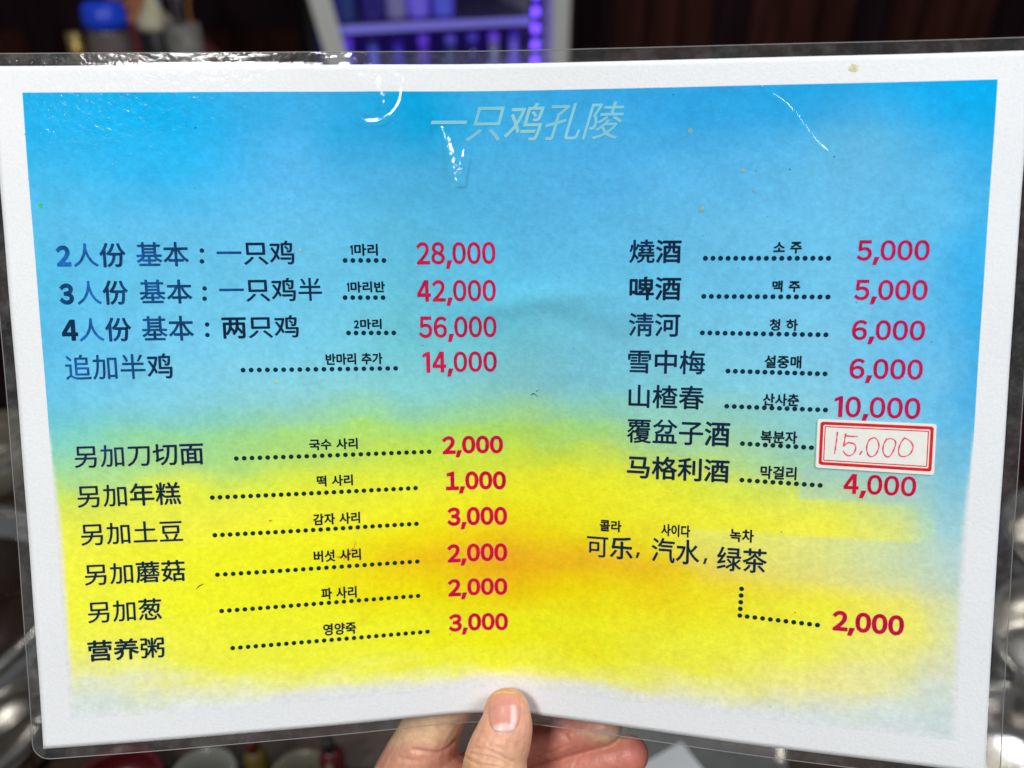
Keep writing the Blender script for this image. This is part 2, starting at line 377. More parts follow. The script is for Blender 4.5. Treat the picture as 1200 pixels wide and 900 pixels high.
# ---------------------------------------------------------------- the laminated menu
# The sheet is a B4 page, 364 x 257 mm, bent round the thumb that holds it. SHEET gives its bent
# shape (x, y, z polynomials in u, v with one soft fold above the thumb); u, v are millimetres on the flat page.
SHEET = np.array( [[-0.0034708, 0.1803664, 0.0011401, 0.0004968, -0.0016978, -0.000112, 6.66e-05, 0.0003536, -0.0005649, -0.0001178, -0.0001233, 0.0002163, 8.12e-05, -0.0014308, -0.0010084, -0.0001817], [0.0096991, 0.0004025, 0.1257808, -0.0023909, -5.1e-05, 0.0009519, -9.7e-05, -0.0009911, 9.6e-06, 2.26e-05, 0.0006399, 6.97e-05, 0.000369, 0.0065653, 0.003288, -0.001238], [0.3184382, -0.0072449, 0.0268709, 0.013282, -0.0004689, -0.0049077, -2.47e-05, 0.0060654, -0.0004991, -0.0005951, -0.0032167, 7.6e-06, -0.0015514, -0.0368317, -0.0200774, 0.0047013]])
SD = .315
mroot_m = MC @ Matrix.Translation((0, 0, -SD))
menu = empty('laminated_menu', (0, 0, 0), 'laminated price menu with blue to yellow print and red prices, held up by a hand', 'menu')
menu.matrix_world = mroot_m
def sbase(u, v):
    u = np.asarray(u, float) / 182.; v = np.asarray(v, float) / 128.5
    cr = np.sqrt((u + .01) ** 2 + .0144); o = np.ones_like(u); z = 0 * u; dc = (u + .01) / cr
    B = np.array([o, u, v, u*u, u*v, v*v, u**3, u*u*v, u*v*v, v**3, u**4, u**3*v, u*u*v*v, cr, cr*v, cr*v*v])
    Bu = np.array([z, o, z, 2*u, v, z, 3*u*u, 2*u*v, v*v, z, 4*u**3, 3*u*u*v, 2*u*v*v, dc, dc*v, dc*v*v])
    Bv = np.array([z, z, o, z, u, 2*v, z, u*u, 2*u*v, 3*v*v, z, u**3, 2*u*u*v, z, cr, 2*cr*v])
    return B, Bu, Bv
def gauss(u, v, u0, v0, su, sv, ang=0):
    a = R(ang); du = u - u0; dv = v - v0; x = du*math.cos(a) + dv*math.sin(a); y = -du*math.sin(a) + dv*math.cos(a)
    return np.exp(-.5 * ((x/su)**2 + (y/sv)**2))
def relief(u, v):
    """low waves pressed into the page, mm"""
    h = 1.1 * gauss(u, v, 8, -43, 17, 3.6, -8) - .7 * gauss(u, v, 32, -33, 14, 4, 15)
    h = h + .45 * gauss(u, v, -32, -68, 5, 10, 35) - .3 * gauss(u, v, -30, -75, 10, 12)
    h = h + .5 * gauss(u, v, -42, -120, 9, 9) - .4 * gauss(u, v, -60, -112, 12, 12)
    h = h + .12 * np.sin(u / 13. + v / 21.) + .10 * np.sin(v / 9. - u / 31.)
    return h
def S(u, v, h=0.):
    """points (n, 3) of the bent page at u, v (mm), lifted h mm towards the reader"""
    u = np.asarray(u, float); v = np.asarray(v, float); B, Bu, Bv = sbase(u, v)
    P = SHEET @ B; Pu = SHEET @ Bu; Pv = SHEET @ Bv
    n = np.cross(Pu.T, Pv.T).T; n /= np.linalg.norm(n, axis=0)
    P = P - n * (h + relief(u, v)) * .001
    return np.stack([P[0], -P[1], SD - P[2]], -1)
def grid(us, vs, hf, name, m, parent, closed=None):
    U, V = np.meshgrid(us, vs); nu, nv = len(us), len(vs)
    P = S(U.ravel(), V.ravel(), hf(U.ravel(), V.ravel()) if callable(hf) else hf)
    k = np.arange((nv - 1) * nu).reshape(nv - 1, nu)[:, :-1].ravel()
    F = np.stack([k, k + nu, k + nu + 1, k + 1], 1)
    me = bpy.data.meshes.new(name); me.from_pydata(P.tolist(), [], F.tolist()); me.update()
    return link(name, me, m, parent, True), U.ravel(), V.ravel()

# materials of the print
M_paper = mat('paper_white', (.84, .845, .845), .7, spec=.0, noise=(900, .965, 1.02), bump=[(2600, .30), (900, .35)])
M_print = mat('printed_colour', (1, 1, 1), .7, spec=.0, attr='ink', noise=(520, .95, 1.07), bump=[(2600, .30), (900, .35)])
M_ink = mat('printed_ink', (1, 1, 1), .7, spec=.0, attr='ink', noise=(700, .75, 1.3))

M_title = mat('printed_title', (1, 1, 1), .7, spec=.0, attr='ink')
M_halo = bpy.data.materials.new('pale_print_halo'); M_halo.use_nodes = True
_b = M_halo.node_tree.nodes['Principled BSDF']; _b.inputs['Base Color'].default_value = (.80, .74, .55, 1); _b.inputs['Alpha'].default_value = .055; _b.inputs['Specular IOR Level'].default_value = 0
def film_material(name, haze, rough):
    m = bpy.data.materials.new(name); m.use_nodes = True; nt = m.node_tree; nt.nodes.remove(nt.nodes['Principled BSDF'])
    N = nt.nodes.new; L = nt.links.new; out = nt.nodes['Material Output']
    lw = N('ShaderNodeLayerWeight'); lw.inputs[0].default_value = .5
    pw = N('ShaderNodeMath'); pw.operation = 'POWER'; L(lw.outputs['Facing'], pw.inputs[0]); pw.inputs[1].default_value = 5
    ml = N('ShaderNodeMath'); ml.operation = 'MULTIPLY_ADD'; L(pw.outputs[0], ml.inputs[0]); ml.inputs[1].default_value = .9; ml.inputs[2].default_value = .036
    tr = N('ShaderNodeBsdfTransparent'); tr.inputs[0].default_value = (.985, .985, .985, 1)
    gl = N('ShaderNodeBsdfGlossy'); gl.inputs['Roughness'].default_value = rough
    tc = N('ShaderNodeTexCoord'); ns = N('ShaderNodeTexNoise'); ns.inputs['Scale'].default_value = 420; ns.inputs['Detail'].default_value = 3
    L(tc.outputs['Object'], ns.inputs['Vector'])
    bp = N('ShaderNodeBump'); bp.inputs['Strength'].default_value = .25; bp.inputs['Distance'].default_value = .0004
    L(ns.outputs['Fac'], bp.inputs['Height']); L(bp.outputs[0], gl.inputs['Normal'])
    mx = N('ShaderNodeMixShader'); L(ml.outputs[0], mx.inputs[0]); L(tr.outputs[0], mx.inputs[1]); L(gl.outputs[0], mx.inputs[2])
    # milky sealed border with rubbing marks; its haze also paints in reflected lamp light
    at_ = N('ShaderNodeAttribute'); at_.attribute_name = 'border'
    n2 = N('ShaderNodeTexNoise'); n2.inputs['Scale'].default_value = 130; n2.inputs['Detail'].default_value = 6; n2.inputs['Roughness'].default_value = .75
    L(tc.outputs['Object'], n2.inputs['Vector'])
    mr = N('ShaderNodeMapRange'); mr.inputs[1].default_value = .45; mr.inputs[2].default_value = .8; mr.inputs[3].default_value = haze; mr.inputs[4].default_value = haze * 4.5
    L(n2.outputs['Fac'], mr.inputs[0])
    m2 = N('ShaderNodeMath'); m2.operation = 'MULTIPLY'; L(mr.outputs[0], m2.inputs[0]); L(at_.outputs['Fac'], m2.inputs[1])
    df = N('ShaderNodeBsdfDiffuse'); df.inputs[0].default_value = (.75, .74, .72, 1)
    mx2 = N('ShaderNodeMixShader'); L(m2.outputs[0], mx2.inputs[0]); L(mx.outputs[0], mx2.inputs[1]); L(df.outputs[0], mx2.inputs[2])
    L(mx2.outputs[0], out.inputs['Surface']); return m
M_film = film_material('laminate_film', .055, .09)
M_blister = film_material('blistered_film', .0, .07)
for n_ in [n for n in M_blister.node_tree.nodes if n.type == 'BUMP']: n_.inputs['Strength'].default_value = .04
M_edge = mat('film_edge', (.24, .235, .22), .35, spec=.5)

# paper: a thin closed leaf
pus = np.linspace(-182, 182, 201); pvs = np.linspace(-128.5, 128.5, 143)
U, V = np.meshgrid(pus, pvs); nu, nv = len(pus), len(pvs)
front = S(U.ravel(), V.ravel(), 0.); back = S(U.ravel(), V.ravel(), -.14)
k = np.arange((nv - 1) * nu).reshape(nv - 1, nu)[:, :-1].ravel(); F = np.stack([k, k + nu, k + nu + 1, k + 1], 1); off = nu * nv
ring = list(range(0, nu)) + [i * nu + nu - 1 for i in range(1, nv)] + [nu * (nv - 1) + i for i in range(nu - 2, -1, -1)] + [i * nu for i in range(nv - 2, 0, -1)]
side = [(ring[i], ring[(i + 1) % len(ring)], ring[(i + 1) % len(ring)] + off, ring[i] + off) for i in range(len(ring))]
paper = mesh('paper', np.vstack([front, back]), F.tolist() + (F[:, ::-1] + off).tolist() + side, M_paper, menu, True)

# the printed colour field
GU = np.array([-172, -120, -75, -30, 0, 30, 75, 120, 150, 172.])
GV = np.array([-119.3, -108, -90, -70, -50, -30, -10, 0, 8, 18, 28, 40, 52, 64, 76, 88, 98, 106, 112, 117.5])
GC = np.array([
 [(25,165,225),(0,168,230),(60,165,222),(0,160,220),(60,165,222),(55,160,222),(45,158,222),(20,160,225),(0,165,232),(0,165,232)],
 [(30,168,226),(0,170,232),(65,168,225),(10,158,215),(60,168,224),(65,165,224),(50,160,222),(35,160,224),(0,165,232),(10,165,230)],
 [(50,175,228),(30,172,230),(75,175,230),(60,165,215),(65,170,222),(70,170,225),(75,172,225),(85,178,225),(75,175,225),(40,168,228)],
 [(75,180,225),(85,182,228),(90,185,228),(75,175,218),(75,175,222),(80,178,226),(90,182,226),(95,185,228),(85,180,226),(50,170,228)],
 [(70,178,222),(90,186,226),(95,188,226),(90,185,215),(85,188,226),(90,188,228),(95,185,226),(100,188,228),(85,180,228),(45,168,228)],
 [(75,178,225),(100,190,228),(105,195,225),(100,190,205),(95,190,215),(100,190,220),(105,190,222),(110,190,226),(90,180,228),(50,165,225)],
 [(90,185,225),(115,195,222),(125,198,212),(120,198,205),(115,190,205),(110,190,212),(115,195,215),(120,195,222),(100,185,225),(60,165,222)],
 [(100,188,218),(125,198,208),(145,203,190),(140,203,190),(145,203,175),(130,200,200),(140,205,205),(130,198,215),(115,188,220),(70,170,220)],
 [(115,195,210),(140,203,175),(165,210,150),(165,212,140),(160,208,110),(155,208,140),(150,205,190),(140,202,205),(130,195,215),(85,175,218)],
 [(130,200,200),(135,200,175),(170,212,120),(195,222,80),(200,222,60),(195,218,70),(175,212,130),(150,205,185),(145,200,210),(105,182,215)],
 [(175,215,130),(215,228,80),(205,222,70),(225,228,40),(225,228,30),(230,230,25),(215,228,70),(180,215,130),(155,205,200),(120,188,212)],
 [(215,228,80),(235,232,50),(235,232,30),(240,230,15),(240,230,10),(240,230,10),(235,232,40),(225,228,70),(190,215,140),(135,195,205)],
 [(235,232,40),(242,232,10),(242,230,10),(240,215,15),(240,190,20),(238,205,15),(238,215,40),(215,222,95),(185,205,165),(165,198,205)],
 [(240,232,20),(242,230,5),(245,232,0),(235,190,15),(230,165,25),(232,178,20),(240,210,45),(228,222,85),(205,215,135),(178,205,205)],
 [(238,232,20),(242,232,0),(245,228,0),(245,212,0),(240,200,5),(242,212,0),(242,225,25),(235,225,75),(220,222,115),(198,210,190)],
 [(235,230,55),(240,232,20),(242,232,10),(245,225,0),(245,222,0),(245,225,5),(242,228,30),(230,226,95),(218,220,140),(205,213,190)],
 [(222,226,130),(235,232,70),(240,232,40),(242,228,10),(245,226,0),(243,226,15),(238,228,70),(225,223,140),(216,220,165),(200,213,205)],
 [(205,216,205),(225,228,140),(232,230,100),(238,230,60),(240,230,40),(236,228,70),(228,226,130),(218,220,175),(205,214,200),(195,212,212)],
 [(200,214,212),(215,222,190),(222,226,170),(228,230,150),(232,230,140),(228,227,150),(218,222,180),(205,216,205),(198,213,212),(190,210,212)],
 [(205,216,218),(214,221,222),(216,222,225),(218,223,226),(219,224,227),(218,223,226),(215,221,225),(209,218,222),(203,215,219),(198,213,217)]], float)
WHT = np.array([[240, 241, 240]]) * (1 - np.clip((GV[:, None] + 60) / 170, 0, 1)) + np.array([[219, 224, 229]]) * np.clip((GV[:, None] + 60) / 170, 0, 1)
linv = np.vectorize(lin)
GC[2:7, :, 0] += 14; GC[2:7, :, 1] += 9; GC[2:7, :, 2] += 2; GC[0:2, :, 1] += 6
GC[7] = [(110,196,206),(132,204,192),(148,209,174),(145,209,172),(152,211,158),(140,207,185),(145,207,195),(138,203,208),(125,194,220),(90,180,222)]
GC[8] = [(122,201,190),(146,212,152),(166,218,120),(170,221,108),(172,217,88),(162,213,118),(158,209,168),(148,206,192),(140,200,212),(105,185,218)]
GC[9] = [(150,210,160),(166,216,130),(182,223,98),(202,228,68),(206,226,52),(200,222,66),(182,216,118),(162,210,168),(152,203,205),(120,190,216)]
GC[10] = [(196,223,95),(220,232,70),(214,229,62),(230,233,38),(232,230,28),(234,232,24),(220,230,62),(198,222,110),(180,212,170),(140,196,212)]
GC[11] = [(222,230,80),(236,234,50),(238,234,32),(242,232,16),(243,230,10),(242,232,12),(240,234,36),(232,232,72),(214,224,120),(158,203,208)]
GC[12] = [(234,233,50),(240,235,26),(242,233,16),(244,220,14),(244,198,14),(243,214,14),(242,228,34),(230,229,82),(206,219,140),(175,205,205)]
GC[13] = [(234,233,46),(240,235,22),(243,233,10),(242,200,12),(238,172,16),(243,188,12),(245,212,24),(239,223,68),(226,223,115),(195,212,182)]
GC[14] = [(233,233,46),(240,235,22),(243,231,10),(245,216,4),(244,204,6),(244,214,6),(243,226,20),(239,229,60),(230,228,98),(205,216,175)]
GC[15] = [(229,231,80),(237,234,44),(239,234,32),(243,230,14),(245,226,8),(244,229,14),(240,231,42),(233,230,85),(223,225,128),(207,214,182)]
lem = (GC[:, :, 2] < 60) & (GC[:, :, 1] > 222); GC[lem, 2] += 18; GC[lem, 0] -= 3
GL = np.clip(linv(GC) / linv(WHT)[:, None, :] * .87, 0, .93)
pu = np.linspace(-171.7, 171.7, 361); pv = np.linspace(-119.3, 117.5, 249)
def nz(u, v, s, seed):
    """value noise on the page"""
    g = np.random.default_rng(seed).uniform(-1, 1, (90, 90)); x = (u + 200) / s; y = (v + 200) / s
    i = np.floor(x).astype(int) % 88; j = np.floor(y).astype(int) % 88; fx = x - np.floor(x); fy = y - np.floor(y)
    fx = fx*fx*(3-2*fx); fy = fy*fy*(3-2*fy)
    return (g[j, i]*(1-fx)+g[j, i+1]*fx)*(1-fy)+(g[j+1, i]*(1-fx)+g[j+1, i+1]*fx)*fy
def smooth(t): t = np.clip(t, 0, 1); return t*t*(3-2*t)
def print_colour(u, v):
    # the print breaks up into soft cloudy blocks, so wander the lookup a little
    uu = u + 6 * nz(u, v, 20, 1) + 2 * nz(u, v, 7, 2); vv = v + 3.6 * nz(u, v * 1.5, 24, 3) + 1.4 * nz(u, v * 2., 9, 4)
    bu = np.round(uu / 9.) * 9.; bv = np.round(vv / 9.) * 9.
    uu = uu * .8 + bu * .2; vv = vv * .85 + bv * .15
    vv = np.where(v > 104, v + 2.5 * nz(u, v, 14, 3) + 1.5 * nz(u, v, 5, 4), vv)
    ui = np.interp(uu, GU, np.arange(len(GU))); vi = np.interp(vv, GV, np.arange(len(GV)))
    i = np.minimum(ui.astype(int), len(GU) - 2); j = np.minimum(vi.astype(int), len(GV) - 2)
    fx = smooth(ui - i)[:, None] * .6 + (ui - i)[:, None] * .4; fy = (vi - j)[:, None]
    c = (GL[j, i]*(1-fx)+GL[j, i+1]*fx)*(1-fy)+(GL[j+1, i]*(1-fx)+GL[j+1, i+1]*fx)*fy
    c = c * (1 + .05 * nz(u, v, 2.4, 5) + .03 * nz(u, v, 9, 6))[:, None]
    # pale bluish block with a sharp upper edge beside the drinks line
    m = smooth((u - (64 + (v > 60) * 6)) / 14) * smooth((v - 43.6) / 1.0) * (1 - smooth((v - 58) / 10)) * (.16 + .28 * smooth((u - 90) / 70))
    c = c * (1 - m[:, None]) + np.array([[.50, .66, .64]]) * m[:, None]
    m = smooth((u - 112) / 2) * smooth((v - 16) / 2) * (1 - smooth((v - 29) / 2)) * (1 - smooth((u - 152) / 8)) * .45
    c = c * (1 - m[:, None]) + np.array([[.36, .58, .66]]) * m[:, None]
    # green-grey ghost clouds in the middle
    for (a, b, su, sv, w_, cc) in [(22, -34, 16, 9, .22, (.12, .36, .36)), (48, -30, 12, 6, .18, (.14, .34, .42)), (-42, -70, 12, 8, .2, (.10, .42, .50)), (12, -14, 12, 9, .25, (.22, .46, .42)),
                                   (130, -100, 14, 10, .35, (.22, .52, .62)), (-95, 14, 30, 6, .25, (.38, .62, .26)), (12, 4, 7, 6, .4, (.45, .66, .12)), (0, 59, 26, 4.5, .38, (.84, .38, .02)), (55, 60, 24, 3, .30, (.84, .48, .03))]:
        m = (w_ * gauss(u, v, a, b, su, sv))[:, None]; c = c * (1 - m) + np.array([cc]) * m
    # speckle of unprinted pin holes near the top left
    # soft side edges lower down
    soft = np.where(v > 0, np.clip((v) / 40., 0, 1) * 3.0, .0) + .01
    e = np.minimum(u + 171.7, 171.7 - u)
    m = (1 - smooth(e / soft)) * smooth(v / 14)
    c = c * (1 - m[:, None]) + .80 * m[:, None]
    e = smooth((v - 110 - 5 * (np.abs(u) / 172) ** 2 + 1.5 * nz(u, v, 12, 9)) / 6.) * .8
    c = c * (1 - e[:, None]) + np.array([[.80, .81, .82]]) * e[:, None]
    return np.clip(c, 0, .93)
pf, PU, PV = grid(pu, pv, .03, 'colour_print', M_print, paper)
setcol(pf.data, print_colour(PU, PV))

# ------------------------------ lettering
tcurve = bpy.data.curves.new('glyph', 'FONT'); tobj = bpy.data.objects.new('glyph', tcurve); col.objects.link(tobj)
tcurve.resolution_u = 4
GLY = {}
def glyph(ch, bold=0.):
    key = (ch, bold)
    if key not in GLY:
        tcurve.body = ch; tcurve.offset = bold
        dg = bpy.context.evaluated_depsgraph_get(); dg.update()
        me = bpy.data.meshes.new_from_object(tobj.evaluated_get(dg))
        v = np.array([p.co[:2] for p in me.vertices]).reshape(-1, 2); f = [tuple(p.vertices) for p in me.polygons]
        bpy.data.meshes.remove(me)
        # merge the outline's doubled points away is not needed: the letters are flat
        GLY[key] = (v, f)
    return GLY[key]
ONE = (np.array([(.20, 0), (.335, 0), (.335, .735), (.24, .735), (.06, .65), (.06, .54), (.20, .60)]), [(0, 1, 2, 3, 4, 5, 6)])
FOUR = (np.array([(.33, 0), (.465, 0), (.465, .735), (.33, .735), (0, .165), (.33, .165), (.33, .28), (0, .28), (.465, .165), (.55, .165), (.55, .28), (.465, .28), (.30, .735), (.33, .56), (.145, .28)]),
        [(0, 1, 2, 3), (4, 5, 6, 7), (8, 9, 10, 11), (7, 14, 13, 3, 12)])
COMMA = (np.array([(.06, .13), (.22, .13), (.12, -.15), (.0, -.15)]), [(0, 1, 2, 3)])
def is_digit(c): return c in '0123456789'
def fw(c): return chr(ord(c) - 48 + 0xFF10)
def layout(kind, text):
    """flat verts, faces of a line of print in its own units"""
    V, Fc = [], []; x = 0; n = 0; marks = []
    for c in text:
        if c == ' ': x += .34; continue
        if c == ',': v, f = COMMA; v = v * (.9, 1) * 1.; v = v + (x - .02, 0); adv = .20
        elif is_digit(c):
            b = {'P': .020, 'B': .032, 'N': .034, 'C': .016}[kind]
            if kind == 'P' and c == '1': v, f = ONE; v = v * (.85, 1)
            elif kind == 'C' and c == '1': v, f = ONE; v = v * (.62, 1)
            elif c == '4': v, f = FOUR
            else:
                v, f = glyph(fw(c), b)
                if c == '1': v = v * (.72, 1)
            lo, hi = v.min(0), v.max(0); sx = .435 / (hi[0] - lo[0]) if c != '1' else 1.
            if kind == 'C': sx *= .82
            v = (v - (lo[0], lo[1])) * (sx, .735 / (hi[1] - lo[1])); adv = (v[:, 0].max()) + {'P': .055, 'B': .035, 'N': .05, 'C': .06}[kind]
            if c == '1' and kind == 'P': v = v + (.03, 0); adv += .06
            v = v + (x, 0)
        else:
            b = 0.
            if kind == 'C': b = .009
            elif kind == 'T': b = .004 if c == '鸡' else 0.
            elif c in '人加另一刀半追土豆可': b = -.006
            elif c in '份两马格利酒营养啤乐': b = .006
            v, f = glyph(c, b); v = v + (x, 0)
            if kind == 'C' and '가' <= c <= '힣': adv = .93
            else: adv = 1.0
        m = len(v); V.append(v); Fc += [tuple(i + n for i in q) for q in f]; n += m; marks.append((m, c)); x += adv
    return np.vstack(V), Fc, marks
def ink_colour(kind, u, v, marks):
    n = len(u)
    if kind in 'PB':
        t = smooth((v + 5) / 25)[:, None]; c = np.array([[.56, .010, .075]]) * (1 - t) + np.array([[.64, .004, .030]]) * t
        t2 = smooth((u - 90) / 20)[:, None] * (1 - t * .7); c = c * (1 - t2) + np.array([[.50, .008, .085]]) * t2
        c = c * (1 + .12 * nz(u, v, 9, 21))[:, None]
    elif kind == 'T':
        c = np.tile(np.array([[.23, .57, .68]]), (n, 1)) * (1 + .12 * nz(u, v, 8, 3))[:, None]
        c[np.concatenate([np.full(m, ch == '鸡') for m, ch in marks])] = (.28, .61, .66)
    else:
        c = np.tile(np.array([[.004, .011, .026]]), (n, 1))
        if kind == 'N':
            blue = np.concatenate([np.full(m, {'人': .9, '2': .7, '3': .35, '追': .6, '加': .45, '一': .55, '基': .4, '本': .25, '半': .3, '份': .25, '山': .1, '雪': .3, '燒': .25, '淸': .4, '梅': .2}.get(ch, .08)) for m, ch in marks])
            blue = blue * (1 - smooth((v - 0) / 25)) * (1 - .75 * smooth((u + 130) / 60)) + .05
            blue = np.clip(blue * (1 + .6 * nz(u, v, 5, 31)), 0, 1)[:, None]
            c = c * (1 - blue) + np.array([[.012, .14, .46]]) * blue
            g = (smooth((v - 10) / 20) * .8)[:, None]; c = c * (1 - g) + np.array([[.004, .026, .030]]) * g
    return c
ITEMS = [
    ('N', '2', -164.15, -159.1, -64.98, -57.53),
    ('N', '人份', -158.01, -139.24, -65.81, -57.11),
    ('N', '基本', -135.2, -116.27, -65.98, -57.24),
    ('N', '一只鸡', -105.79, -77.58, -66.26, -57.62),
    ('N', '3', -163.99, -159.09, -51.12, -43.53),
    ('N', '人份', -157.67, -139.32, -52.09, -43.28),
    ('N', '基本', -134.95, -115.96, -52.2, -43.51),
    ('N', '一只鸡半', -105.74, -68.05, -52.52, -43.9),
    ('N', '4', -164.09, -158.56, -37.74, -30.14),
    ('N', '人份', -157.93, -139.06, -38.37, -29.62),
    ('N', '基本', -134.99, -116.24, -38.73, -29.61),
    ('N', '两只鸡', -105.68, -77.52, -38.49, -30.09),
    ('N', '追加半鸡', -163.88, -125.04, -24.75, -15.41),
    ('N', '另加刀切面', -163.04, -115.76, 9.79, 18.16),
    ('N', '另加年糕', -163.09, -125.16, 24.91, 33.58),
    ('N', '另加土豆', -162.86, -125.32, 39.99, 48.4),
    ('N', '另加蘑菇', -162.56, -125.38, 55.89, 64.24),
    ('N', '另加葱', -162.26, -135.01, 70.75, 79.19),
    ('N', '营养粥', -163.21, -134.77, 86.28, 94.67),
    ('N', '燒酒', 48.25, 66.86, -66.02, -57.62),
    ('N', '啤酒', 48.56, 67.15, -52.5, -43.9),
    ('N', '淸河', 48.54, 67.33, -38.96, -30.3),
    ('N', '雪中梅', 48.62, 76.88, -25.04, -16.21),
    ('N', '山楂春', 49.13, 76.96, -11.63, -2.81),
    ('N', '覆盆子酒', 48.77, 86.89, 1.66, 11.09),
    ('N', '马格利酒', 49.06, 87.15, 16.14, 25.04),
    ('N', '可乐', 33.86, 51.8, 49.46, 58.44),
    ('N', '汽水', 59.22, 77.27, 48.56, 58.35),
    ('N', '绿茶', 84.05, 102.26, 50.29, 59.72),
    ('P', '28,000', -32.05, -2.17, -65.52, -57.28),
    ('P', '42,000', -32.2, -2.19, -51.32, -43.19),
    ('P', '56,000', -32.0, -2.13, -37.44, -29.15),
    ('P', '14,000', -30.96, -2.2, -23.63, -15.54),
    ('P', '5,000', 128.54, 153.04, -65.42, -58.27),
    ('P', '5,000', 128.43, 153.23, -51.47, -44.26),
    ('P', '6,000', 128.42, 153.3, -37.1, -29.93),
    ('P', '6,000', 128.28, 153.36, -23.17, -15.8),
    ('P', '10,000', 123.72, 153.29, -9.25, -1.54),
    ('P', '4,000', 128.51, 153.45, 19.62, 27.02),
    ('B', '2,000', -24.28, -0.1, 10.2, 17.3),
    ('B', '1,000', -23.14, 0.94, 24.83, 32.28),
    ('B', '3,000', -22.92, 1.27, 39.69, 47.24),
    ('B', '2,000', -23.25, 1.25, 55.09, 62.59),
    ('B', '2,000', -23.3, 1.15, 69.91, 77.14),
    ('B', '3,000', -23.23, 1.31, 85.09, 92.5),
    ('B', '2,000', 126.91, 151.87, 72.04, 79.64),
    ('C', '1마리', -56.53, -46.53, -64.96, -60.69),
    ('C', '1마리반', -58.45, -44.38, -50.95, -46.92),
    ('C', '2마리', -56.54, -46.24, -36.69, -32.93),
    ('C', '반마리 추가', -67.76, -46.44, -23.63, -19.33),
    ('C', '국수 사리', -75.61, -57.26, 9.71, 13.97),
    ('C', '떡 사리', -73.37, -59.73, 24.34, 28.68),
    ('C', '감자 사리', -75.49, -57.55, 39.71, 44.24),
    ('C', '버섯 사리', -75.92, -57.77, 54.78, 59.46),
    ('C', '파 사리', -73.68, -60.0, 70.38, 75.18),
    ('C', '영양죽', -73.48, -60.74, 85.38, 90.22),
    ('C', '소 주', 99.7, 109.46, -64.92, -61.0),
    ('C', '맥 주', 99.98, 109.58, -51.12, -47.11),
    ('C', '청 하', 99.63, 109.48, -37.18, -33.0),
    ('C', '설중매', 98.38, 111.27, -23.76, -19.21),
    ('C', '산사춘', 98.41, 111.15, -9.59, -5.11),
    ('C', '복분자', 98.17, 111.18, 4.43, 9.05),
    ('C', '막걸리', 98.72, 111.49, 17.9, 22.83),
    ('C', '콜라', 38.83, 47.19, 42.8, 47.52),
    ('C', '사이다', 62.68, 73.5, 42.77, 47.53),
    ('C', '녹차', 88.49, 97.11, 42.91, 47.94),
    ('T', '一只鸡孔陵', -25.13, 45.03, -114.97, -101.94),
]
KN = {'N': 'dish_name', 'P': 'price', 'B': 'price', 'C': 'korean_caption', 'T': 'title'}
for kind, text, u0, u1, vt, vb in ITEMS:
    xy, fcs, marks = layout(kind, text)
    if kind == 'T': xy = xy + np.stack([xy[:, 1] * .30, xy[:, 1] * 0], 1)
    lo, hi = xy.min(0), xy.max(0)
    if kind in 'PBN' and (',' in text or is_digit(text[0])): lo = np.array([lo[0], 0.])
    if kind == 'C' and is_digit(text[0]): pass
    u = u0 + (xy[:, 0] - lo[0]) / (hi[0] - lo[0]) * (u1 - u0)
    v = vb - (xy[:, 1] - lo[1]) / (hi[1] - lo[1]) * (vb - vt)
    if kind == 'B' or (kind == 'N' and vt > 5):
        # copier halo: the ground is washed pale round each printed letter
        offs = [(r_ * math.cos(a_), r_ * math.sin(a_)) for r_, n_ in ((.32, 5), (.62, 7)) for a_ in np.arange(n_) * 2 * np.pi / n_]
        P = np.vstack([S(u + a, v + b, .05 + .003 * i) for i, (a, b) in enumerate(offs)])
        me = bpy.data.meshes.new('pale_halo'); me.from_pydata(P.tolist(), [], [tuple(q + i * len(u) for q in f) for i in range(len(offs)) for f in fcs]); me.update(); link('pale_halo', me, M_halo, paper)
    # the printer's ink spreads: the same letters a hair to each side, in one mesh
    sp = {'N': .135, 'C': .11, 'P': .05, 'B': .11, 'T': .05}[kind]; reps = [(0, 0)] if not sp else [(0, 0), (-sp, 0), (sp, 0), (0, -sp), (0, sp)]
    P = np.vstack([S(u + a, v + b, .12 + .004 * i) for i, (a, b) in enumerate(reps)]); fall = [tuple(q + i * len(u) for q in f) for i in range(len(reps)) for f in fcs]
    me = bpy.data.meshes.new(KN[kind]); me.from_pydata(P.tolist(), [], fall); me.update(); o = link(KN[kind], me, M_title if kind == 'T' else M_ink, paper); setcol(me, np.tile(ink_colour(kind, u, v, marks), (len(reps), 1)))
def dots(name, cs, r, h, c, m, parent, seg=12):
    V, Fc = [], []; n = 0
    for (a, b) in cs:
        for k in range(seg): V.append((a + r * math.cos(2 * math.pi * k / seg), b + r * math.sin(2 * math.pi * k / seg)))
        Fc.append(tuple(range(n, n + seg))[::-1]); n += seg
    V = np.array(V); me = bpy.data.meshes.new(name); me.from_pydata(S(V[:, 0], V[:, 1], h).tolist(), [], Fc); me.update()
    o = link(name, me, m, parent); setcol(me, np.tile(np.array([c]), (len(V), 1))); return o
